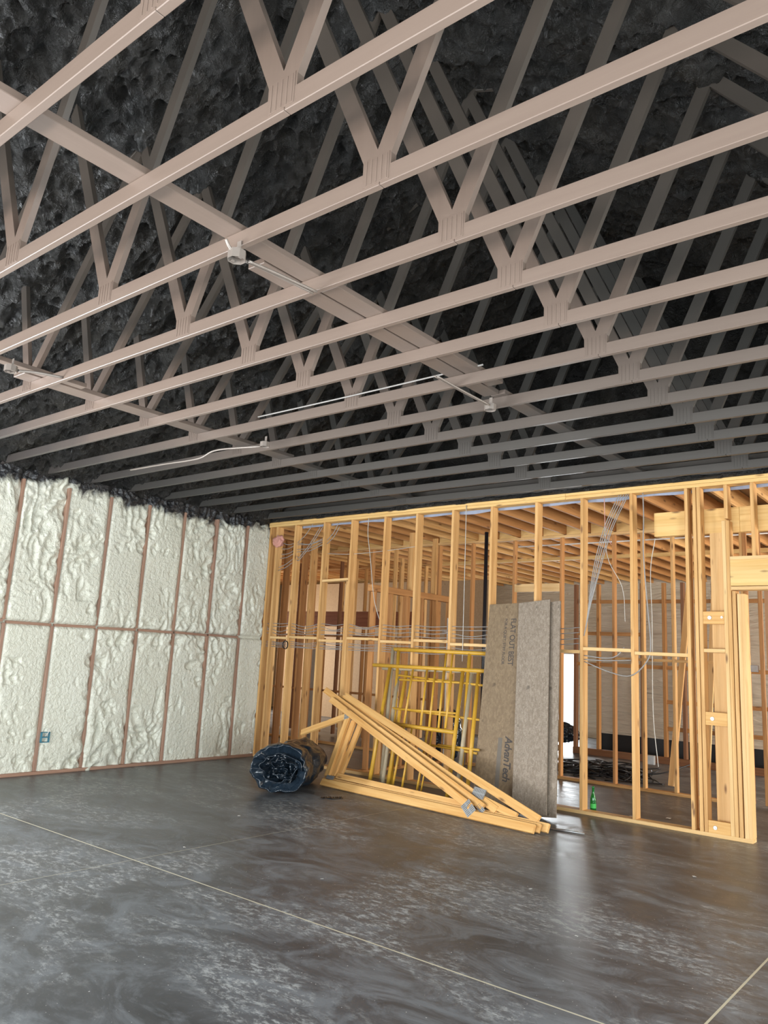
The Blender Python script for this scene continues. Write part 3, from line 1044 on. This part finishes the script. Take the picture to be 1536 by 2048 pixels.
# outlet box in foam wall
ob = empty('outlet_box', (XL + .02, 5.27, .45))
bm = bmesh.new()
for dy, dz, sy, sz in ((-.05, 0, .008, .12), (.05, 0, .008, .12), (0, .06, .108, .008), (0, -.06, .108, .008), (0, 0, .1, .01)):
    add_box(bm, (0, dy, dz), (.05, sy, sz))
link('box', bm_mesh(bm, 'outlet'), BLUEBOX, ob)
tube('cable_tail', [(XL + .02, 5.27, .46), (XL + .05, 5.29, .50), (XL + .03, 5.31, .56)], .005, PVC, ob, 6)
tag(ob, 'blue-green electrical outlet box set in the foam wall near the floor', 'outlet box')

# ================================================================= LEANING BOARD SHEETS
def leaning(name, bl, br, tl, th, m_, label, cat, group=None):
    """sheet from its bottom-left, bottom-right and top-left corners (front face)"""
    bl, br, tl = map(Vector, (bl, br, tl))
    x = (br - bl).normalized()
    W = (br - bl).length
    z = (tl - bl)
    z = z - x * z.dot(x)
    Hh = z.length
    z.normalize()
    y = z.cross(x)
    root = empty(name, bl)
    root.matrix_world = Matrix(((x.x, y.x, z.x, bl.x), (x.y, y.y, z.y, bl.y), (x.z, y.z, z.z, bl.z), (0, 0, 0, 1)))
    bm = bmesh.new()
    add_box(bm, (W / 2, th / 2, Hh / 2), (W, th, Hh))
    bmesh.ops.bevel(bm, geom=bm.edges[:], offset=.0025, segments=1, affect='EDGES')
    link('panel', bm_mesh(bm, 'panel'), m_, root)
    tag(root, label, cat, group)
    return root, W, Hh


pb, Wb, Hb = leaning('subfloor_sheet', (-5.20, 8.235, 0.0), (-4.55, 8.235, 0.028), (-5.28, 8.70, 2.39), .018, OSB_B,
                     'brown strand-board floor sheet with printed lettering, leaning left of the grey one', 'board sheet', 'board sheets leaning on the stud wall')
pg, Wg, Hg = leaning('subfloor_sheet', (-4.605, 8.125, 0.0), (-4.175, 8.125, 0.045), (-4.87, 8.655, 2.40), .020, OSB_G,
                     'speckled grey weathered strand-board strip leaning in front of the others', 'board sheet', 'board sheets leaning on the stud wall')
pn, Wn, Hn = leaning('subfloor_sheet', (-4.36, 8.19, 0.0), (-4.085, 8.175, 0.028), (-4.60, 8.70, 2.40), .018, OSB_G,
                     'narrow weathered strand-board strip showing at the right edge of the grey one', 'board sheet', 'board sheets leaning on the stud wall')


def printed(txt, size, x, z, parent, m_, shear=0.0, bold=0.0, sx_=1.0):
    cu = bpy.data.curves.new('t', 'FONT')
    cu.body = txt
    cu.size = size
    cu.shear = shear
    cu.offset = bold
    cu.space_character = .93
    cu.extrude = .0004
    tmp = bpy.data.objects.new('t', cu)
    C.objects.link(tmp)
    dg = bpy.context.evaluated_depsgraph_get()
    me = bpy.data.meshes.new_from_object(tmp.evaluated_get(dg))
    bpy.data.objects.remove(tmp)
    o = link('printed_lettering', me, m_, parent)
    # text runs down the sheet, read from the right
    M = Matrix.Translation((x, -.0012, z)) @ Matrix.Rotation(PI / 2, 4, 'X') @ Matrix.Rotation(-PI / 2, 4, 'Z') @ Matrix.Diagonal((sx_, 1, 1, 1))
    o.matrix_local = M
    return o


printed('FLAT OUT BEST', .105, .335, 2.24, pb, INK, 0, .001, .86)
printed('FOR A QUIET, STIFF FLOOR', .052, .245, 2.24, pb, INK, 0, .0005, .98)
printed('AdvanTech', .135, .385, .80, pb, INK, .25, .003, .88)
bm = bmesh.new()
add_box(bm, (0, 0, 0), (.055, .0012, .60))
o = link('printed_bar', bm_mesh(bm, 'bar'), INKG, pb)
o.location = (.315, -.0008, .48)

# ================================================================= LEANING TRUSS STACK
n_ = Vector((-0.0941, -0.8686, 0.4865)).normalized()


def plate_at(p, parent, ang=0.0, w_=.12, h_=.10):
    """galvanised nail plate lying on the truss face"""
    z = n_
    x = Vector((1, -.11, 0))
    x = (x - z * x.dot(z)).normalized()
    y = z.cross(x)
    bm = bmesh.new()
    add_box(bm, (0, 0, 0), (w_, h_, .002))
    me = bm_mesh(bm, 'nail_plate')
    o = link('nail_plate', me, PLATE, parent)
    P = Vector(p) + n_ * .0215
    M = Matrix(((x.x, y.x, z.x, P.x), (x.y, y.y, z.y, P.y), (x.z, y.z, z.z, P.z), (0, 0, 0, 1))) @ Matrix.Rotation(ang, 4, 'Z')
    o.matrix_local = Matrix.Translation(-parent.location) @ M
    bm = bmesh.new()
    nx_, ny_ = max(3, int(w_ / .02)), 4
    for i in range(nx_):
        for j in range(2):
            add_box(bm, (-w_ / 2 + (i + .5) * w_ / nx_, -h_ / 4 + j * h_ / 2, .0015), (.007, h_ * .36, .0012))
    s = link('plate_slots', bm_mesh(bm, 'slots'), TEETH, o)
    return o


def tb(name, a, b_, parent, w_=.09, th=.038, off=0.0, m_=WOOD_TRUSS):
    a = Vector(a) + n_ * off
    b_ = Vector(b_) + n_ * off
    return board(name, a, b_, w_, th, m_, parent, ref=n_, bev=.004)


def stack_truss(k_, label, members, plates):
    t = empty('timber_truss', (-5.5, 7.5 + k_ * .045, 0))
    for name, a, b_, w_ in members:
        tb(name, a, b_, t, w_)
    for p, ang, ww, hh in plates:
        plate_at(p, t, ang, ww, hh)
    tag(t, label, 'timber truss', 'timber trusses stacked on the floor')
    return t


up_ = Vector((0, 0, .045))
stack_truss(0, 'front truss of the leaning pine stack, with short rafter tail and slotted plate',
            [('bottom_chord', Vector((-7.10, 7.665, .05)), Vector((-3.90, 7.345, .05)), .09),
             ('diagonal', (-7.600, 8.29, 1.035), (-4.72, 7.465, .12), .085),
             ('web', (-7.123, 8.134, .838), (-7.075, 7.73, .115), .085),
             ('rafter', (-7.914, 8.065, .561), (-7.15, 8.141, .848), .085)],
            [((-4.74, 7.46, .10), -.62, .17, .12), ((-7.137, 8.139, .843), .4, .09, .09), ((-6.99, 7.705, .09), .0, .14, .08)])
stack_truss(1, 'middle truss of the leaning pine stack',
            [('bottom_chord', Vector((-7.135, 7.730, .055)), Vector((-3.865, 7.40, .055)), .09),
             ('diagonal', (-7.851, 8.432, 1.147), (-4.60, 7.515, .13), .085),
             ('web', (-7.03, 8.153, .80), (-7.01, 7.775, .12), .085),
             ('lower_web', (-6.95, 7.785, .13), (-4.85, 7.57, .11), .07)],
            [((-4.62, 7.51, .11), -.55, .12, .06)])
stack_truss(2, 'rear truss of the leaning pine stack, its long top chord uppermost',
            [('bottom_chord', Vector((-7.005, 7.79, .06)), Vector((-3.80, 7.455, .06)), .09),
             ('top_chord', (-7.45, 8.40, 1.10), (-3.93, 7.49, .115), .09),
             ('diagonal', (-7.56, 8.42, 1.06), (-4.45, 7.545, .12), .085),
             ('web', (-6.93, 8.19, .79), (-6.94, 7.82, .12), .085),
             ('strut', (-4.95, 7.68, .245), (-4.20, 7.515, .10), .08)],
            [((-4.72, 7.63, .24), -.10, .17, .11)])

# ================================================================= SCAFFOLD FRAMES
def sframe(label, tubes, loc, off):
    t = empty('scaffold_frame', loc)
    for name, a, b_, r, m_ in tubes:
        tube(name, [Vector(a) + Vector(off), Vector(b_) + Vector(off)], r, m_, t, 12)
    tag(t, label, 'scaffold frame', 'yellow scaffold frames leaning on the studs')
    return t


RL = .026
sframe('front yellow scaffold frame leaning on the stud wall behind the truss stack',
       [('top_bar', (-7.136, 8.623, 1.538), (-5.267, 8.625, 1.543), RL, YEL),
        ('leg', (-6.827, 8.614, 1.516), (-6.60, 8.0, .02), RL, YEL),
        ('leg', (-5.629, 8.618, 1.52), (-5.40, 8.0, .02), RL, YEL),
        ('mid_bar', (-6.70, 8.335, .80), (-5.52, 8.317, .783), RL, YEL),
        ('rung', (-6.607, 8.553, 1.365), (-5.625, 8.559, 1.38), .014, YEL),
        ('rung', (-6.545, 8.4, .987), (-5.573, 8.408, 1.006), .014, YEL),
        ('upright', (-6.419, 8.60, 1.507), (-6.327, 8.33, .821), .015, YEL),
        ('upright', (-6.186, 8.60, 1.511), (-6.058, 8.33, .819), .015, YEL),
        ('upright', (-6.053, 8.60, 1.518), (-5.923, 8.327, .806), .015, YEL),
        ('upright', (-5.917, 8.60, 1.511), (-5.78, 8.329, .813), .015, YEL),
        ('upright', (-5.776, 8.59, 1.478), (-5.678, 8.331, .816), .015, YEL),
        ('brace', (-6.314, 8.317, .783), (-6.24, 8.02, .03), .015, YEL),
        ('brace', (-6.182, 8.312, .77), (-6.09, 8.02, .03), .014, YEL),
        ('brace', (-5.934, 8.311, .767), (-5.86, 8.02, .03), .015, YEL),
        ('brace', (-5.86, 8.311, .767), (-5.80, 8.02, .03), .010, YEL)], (-6.2, 8.0, 0), (0, 0, 0))
sframe('middle scaffold frame with dull grey-worn legs between the two yellow ones',
       [('top_bar', (-6.99, 8.66, 1.50), (-5.42, 8.66, 1.53), RL, YELW),
        ('leg', (-6.70, 8.66, 1.49), (-6.45, 8.08, .02), RL, YELW),
        ('leg', (-5.52, 8.66, 1.50), (-5.33, 8.08, .02), RL, YELW),
        ('leg', (-6.568, 8.65, 1.479), (-6.36, 8.08, .02), RL, YEL),
        ('leg', (-5.42, 8.66, 1.509), (-5.18, 8.08, .02), RL, YEL),
        ('rung', (-5.761, 8.30, .611), (-5.155, 8.30, .615), .015, YEL)], (-6.2, 8.08, 0), (0, .0, 0))
sframe('rear yellow scaffold frame standing tallest against the studs',
       [('top_bar', (-6.86, 8.72, 1.77), (-5.28, 8.72, 1.76), RL, YEL),
        ('leg', (-6.87, 8.72, 1.79), (-6.56, 8.20, .02), RL, YELW),
        ('leg', (-6.77, 8.72, 1.76), (-6.40, 8.20, .02), RL, YEL),
        ('leg', (-5.60, 8.72, 1.75), (-5.36, 8.20, .02), RL, YEL),
        ('rung', (-6.66, 8.60, 1.42), (-5.20, 8.60, 1.36), .015, YEL),
        ('rung', (-6.62, 8.45, .99), (-5.15, 8.45, .95), .015, YEL),
        ('rung', (-6.0, 8.32, .60), (-5.2, 8.32, .57), .015, YEL),
        ('upright', (-5.96, 8.71, 1.74), (-5.83, 8.40, .80), .015, YEL),
        ('upright', (-5.86, 8.71, 1.74), (-5.73, 8.40, .80), .015, YEL)], (-6.2, 8.2, 0), (0, 0, 0))

# ================================================================= BLACK PLASTIC ROLL
root = empty('plastic_roll', (-7.0, 7.1, 0))
A0 = Vector((-6.98, 6.78, .275))
A1 = Vector((-7.50, 7.72, .275))
ax = (A1 - A0).normalized()
sd = ax.cross(Vector((0, 0, 1))).normalized()
upv = sd.cross(ax)


def roll_fn(u, v):
    a = u * 2 * PI
    lip = max(0.0, 1 - v / .16)                  # the sheet turns inward at the open front end
    t = max(0.0, (v - .10) / .90)
    ca, sa = math.cos(a), math.sin(a)
    r = .275 - .015 * t
    cinch = math.exp(-((t - .42) / .06) ** 2) * .035
    r += .040 * nz(ca * 1.3, sa * 1.3, t * 2.5) + .020 * nz(ca * 3.2, sa * 3.2, t * 6 + 4)
    r += .022 * (1 - abs(nz(ca * 2.4 + t * 3, sa * 2.4 - t * 2, 11)) * 3) * (.4 + lip) - cinch
    r *= 1 - .42 * lip ** 1.6
    wide = 1.34 - .18 * t
    p = A0 + ax * ((A1 - A0).length * t + .10 * (1 - (1 - lip) ** 2) * lip - .05 * nz(ca * 2, sa * 2, 3) * (1 - t)) + sd * ca * r * wide + upv * sa * r
    if p.z < .004:
        p.z = .004 + .003 * abs(nz(p.x * 9, p.y * 9, 0))
    return tuple(p - root.location)


o = grid_obj('outer_sheet', 180, 130, roll_fn, TARP, root)


# spiral of crumpled layers in the open front end
def spiral_fn(u, v):
    a = u * 2 * PI * 2.3
    r = .20 - .075 * a / (2 * PI) + .040 * nz(math.cos(a) * 2, math.sin(a) * 2, a * .35)
    r = max(r, .015)
    d = v * .55
    rr = r + .030 * nz(a * 1.1, v * 4, 5) + .010 * nz(a * 3, v * 6, 9)
    depth = -.035 * math.sin(a * .5) + .05 * nz(a * .9, 0, 2)
    p = A0 + ax * (d + depth + .010 * a * .4) + sd * math.cos(a) * rr * 1.34 + upv * math.sin(a) * rr
    if p.z < .006:
        p.z = .006
    return tuple(p - root.location)


o = grid_obj('rolled_layers', 520, 26, spiral_fn, TARP, root)
sm = o.modifiers.new('th', 'SOLIDIFY')
sm.thickness = .006


def endcap_fn(u, v):
    a = u * 2 * PI
    r = v * .25
    p = A1 + ax * (.02 * nz(math.cos(a) * v * 3, math.sin(a) * v * 3, 0)) + sd * math.cos(a) * r * 1.1 + upv * math.sin(a) * r
    p.z = max(p.z, .005)
    return tuple(p - root.location)


grid_obj('end_fold', 40, 8, endcap_fn, TARP, root)


def core_fn(u, v):
    a = u * 2 * PI
    r = v * .26
    p = A0 + ax * (.20 + .07 * nz(math.cos(a) * v * 5, math.sin(a) * v * 5, 0)) + sd * math.cos(a) * r * 1.1 + upv * math.sin(a) * r
    p.z = max(p.z, .005)
    return tuple(p - root.location)


grid_obj('inner_fold', 60, 20, core_fn, TARP, root)
tag(root, 'crumpled roll of shiny black plastic sheeting on the concrete floor', 'plastic roll')
# scraps beside the roll
for i, (x, y, s) in enumerate(((-6.42, 7.10, .06), (-6.36, 7.18, .045), (-6.47, 7.02, .035))):
    def sf(u, v, s=s, i=i):
        return ((u - .5) * s * 2, (v - .5) * s * 1.4, .006 + .018 * abs(nz(u * 5 + i, v * 5, i)) )
    o = grid_obj('plastic_scrap', 10, 8, sf, TARP)
    o.location = (x, y, 0)
    o.rotation_euler.z = i * 1.1
    tag(o, ('biggest', 'second', 'smallest')[i] + ' of the black plastic scraps on the floor right of the roll', 'plastic scrap', 'black scraps beside the roll')

# ================================================================= SMALL THINGS ON THE FLOOR
# green bottle (lathe)
bt = empty('bottle', (-4.04, 9.035, 0))
prof = [(0, .003), (.030, .003), (.034, .012), (.034, .125), (.033, .145), (.024, .185), (.0145, .215), (.013, .265), (.0155, .268), (.0155, .282), (.012, .285)]
bm = bmesh.new()
rings = []
for r, z in prof:
    rings.append([bm.verts.new((max(r, .0005) * math.cos(2 * PI * k_ / 28), max(r, .0005) * math.sin(2 * PI * k_ / 28), z)) for k_ in range(28)])
for A_, B_ in zip(rings, rings[1:]):
    for k_ in range(28):
        bm.faces.new((A_[k_], A_[(k_ + 1) % 28], B_[(k_ + 1) % 28], B_[k_]))
o = link('glass', bm_mesh(bm, 'glass', True), GLASS, bt)
sm = o.modifiers.new('th', 'SOLIDIFY')
sm.thickness = .003
bm = bmesh.new()
bmesh.ops.create_cone(bm, cap_ends=False, segments=28, radius1=.0346, radius2=.0346, depth=.05, matrix=Matrix.Translation((0, 0, .07)))
link('paper_label', bm_mesh(bm, 'label', True), plain('green_paper_label', (.05, .45, .08), .6), bt)
tag(bt, 'green glass bottle standing behind the bottom plate of the stud wall', 'bottle')
# two steel rods
for i, dy in enumerate((0, .045)):
    o = tube('threaded_rod', [(-3.92 + dy, 7.70 + dy, .008), (-3.57 + dy * .4 - i * .1, 7.775 + dy, .008)], .0065, METAL)
    tag(o, ('longer' if i == 0 else 'shorter') + ' steel rod lying on the floor by the truss ends', 'steel rod', 'steel rods on the floor')
# paper scraps
for i, (x, y, s) in enumerate(((-3.62, 9.15, .028), (-3.30, 9.42, .04), (-3.42, 8.98, .035), (-2.72, 9.25, .018), (-3.02, 9.1, .02), (-2.25, 7.0, .02), (-2.0, 9.9, .03), (-6.3, 5.6, .02),
                              (-4.2, 4.6, .012), (-5.6, 4.4, .014), (-3.0, 5.6, .014), (-2.3, 4.9, .012))):
    def sf(u, v, s=s, i=i):
        return ((u - .5) * s * 2, (v - .5) * s * 1.3, .003 + .006 * abs(nz(u * 3 + i, v * 3, i)))
    o = grid_obj('paper_scrap', 5, 4, sf, PAPER)
    o.location = (x, y, 0)
    o.rotation_euler.z = i * 1.7
    tag(o, 'tiny white scrap lying on the dark concrete floor', 'scrap', 'white scraps on the floor')
# tangle of black cable behind the wall
bm = bmesh.new()
rr = random.Random(3)
for k_ in range(46):
    cx, cy = rr.uniform(-6.1, -4.9), rr.uniform(11.75, 12.7)
    R0, R1 = rr.uniform(.25, .6), rr.uniform(.15, .38)
    a0 = rr.uniform(0, 6.28)
    rot = rr.uniform(-.5, .5)
    z0 = .012 + rr.random() * .11
    sp = rr.uniform(3.2, 6.2)
    pts = []
    for i in range(26):
        a = a0 + sp * i / 25
        x = R0 * math.cos(a)
        y = R1 * math.sin(a)
        pts.append(Vector((cx + x * math.cos(rot) - y * math.sin(rot), cy + x * math.sin(rot) + y * math.cos(rot), max(.01, z0 + .05 * math.sin(a * 2 + k_)))))
    add_tube(bm, pts, .0095, 5, True)
for tail in ([(-5.0, 12.3, .04), (-4.5, 12.5, .10), (-4.15, 12.9, .25)], [(-5.2, 12.2, .03), (-4.6, 12.3, .03), (-4.25, 11.9, .02)], [(-4.9, 11.9, .03), (-4.6, 11.75, .02), (-4.25, 12.0, .02)]):
    add_tube(bm, spline(tail, 8), .0095, 5, True)
o = link('cable_tangle', bm_mesh(bm, 'tangle', True), CABLEB)
tag(o, 'tangled heap of black cable on the floor beyond the second stud wall', 'cable tangle', None, 'stuff')


def heap(name, loc, sx_, sy_, sz_, label, cat, seed, m_=TARP):
    bm = bmesh.new()
    bmesh.ops.create_icosphere(bm, subdivisions=5, radius=1)
    for v_ in bm.verts:
        d = v_.co.normalized()
        v_.co = d * (1 + .25 * noise.noise(d * 2.1 + Vector((seed, 0, 0))) + .10 * noise.noise(d * 6 + Vector((0, seed, 0))))
        v_.co = Vector((v_.co.x * sx_, v_.co.y * sy_, max(0.0, (v_.co.z + .85) * sz_)))
    o = link(name, bm_mesh(bm, name, True), m_)
    o.location = loc
    return tag(o, label, cat)


heap('debris_bag', (-8.05, 11.75, .001), .34, .28, .44, 'black bag of debris behind the yellow scaffold frames', 'bag', 3)
heap('debris_bag', (-7.45, 15.0, .15), .42, .25, .22, 'black sagging tarp bundle in front of the bright far doorway', 'bag', 9)
heap('debris_bag', (-7.45, 14.2, .001), .35, .3, .16, 'low dark heap between the far doorway and the cable tangle', 'bag', 5)
# far-room uprights
o = tube('vent_pipe', [(-6.49, 10.5, 0.0), (-6.49, 10.5, 3.69)], .03, DARKPIPE)
tag(o, 'tall black vertical pipe behind the stud wall, left of the board sheets', 'pipe')
pv = empty('water_pipe', (-7.45, 10.9, 0))
tube('riser', [(-7.45, 10.9, 0), (-7.45, 10.9, 2.35)], .016, PVC, pv)
tube('tee', [(-7.55, 10.9, 2.12), (-7.36, 10.9, 2.12)], .02, PVC, pv)
tag(pv, 'white plastic pipe with a tee fitting behind the scaffold', 'pipe')
# fridge-like grey cabinets / stacked doors in the back rooms
gd = slab('plywood_sheet', -12.75, -12.30, 12.9, 12.95, .0, 1.75, plain('grey_door_panel', (.50, .52, .52), .5), None, None)
tag(gd, 'narrow light grey panel standing far behind the left studs', 'panel')
# second pale boards leaning behind right studs
for i, (x0, x1) in enumerate(((-4.12, -3.98), (-3.72, -3.60))):
    o = board('leaning_stud', (x0, 11.9 + i * .3, 0.02), (x1, 12.5, 3.1), .09, .04, (WOOD, WOOD_PALE)[i])
    tag(o, ('left' if i == 0 else 'right') + ' loose pine board leaning beyond the second stud wall', 'loose board', 'loose leaning boards')
jb = board('electrical_box', (-4.62, 12.46, .22), (-4.62, 12.46, .36), .12, .06, METAL)
tag(jb, 'grey metal electrical box low on a board behind the right studs', 'electrical box')
jb2 = board('electrical_box', (-2.74, 11.125, 1.70), (-2.74, 11.125, 1.79), .09, .05, COND)
tag(jb2, 'small galvanised box on the doubled studs seen through the doorway', 'electrical box')
# brown plywood beyond the doorway
slab('wall_plywood', -2.60, 0.8, Y2 + .02, Y2 + .06, 1.75, 3.0, plain('reddish_plywood', (.50, .27, .13), .6))
slab('wall_plywood', -2.60, 0.8, Y2 + .02, Y2 + .06, 0.05, 1.35, plain('plywood_pale', (.52, .33, .18), .6))
tube_pipe = tube('ceiling_pipe', [(-6.7, 11.9, 3.66), (-1.5, 11.9, 3.66)], .012, PVC)
tag(tube_pipe, 'thin white pipe crossing under the rear joists', 'pipe')

bpy.context.view_layer.update()
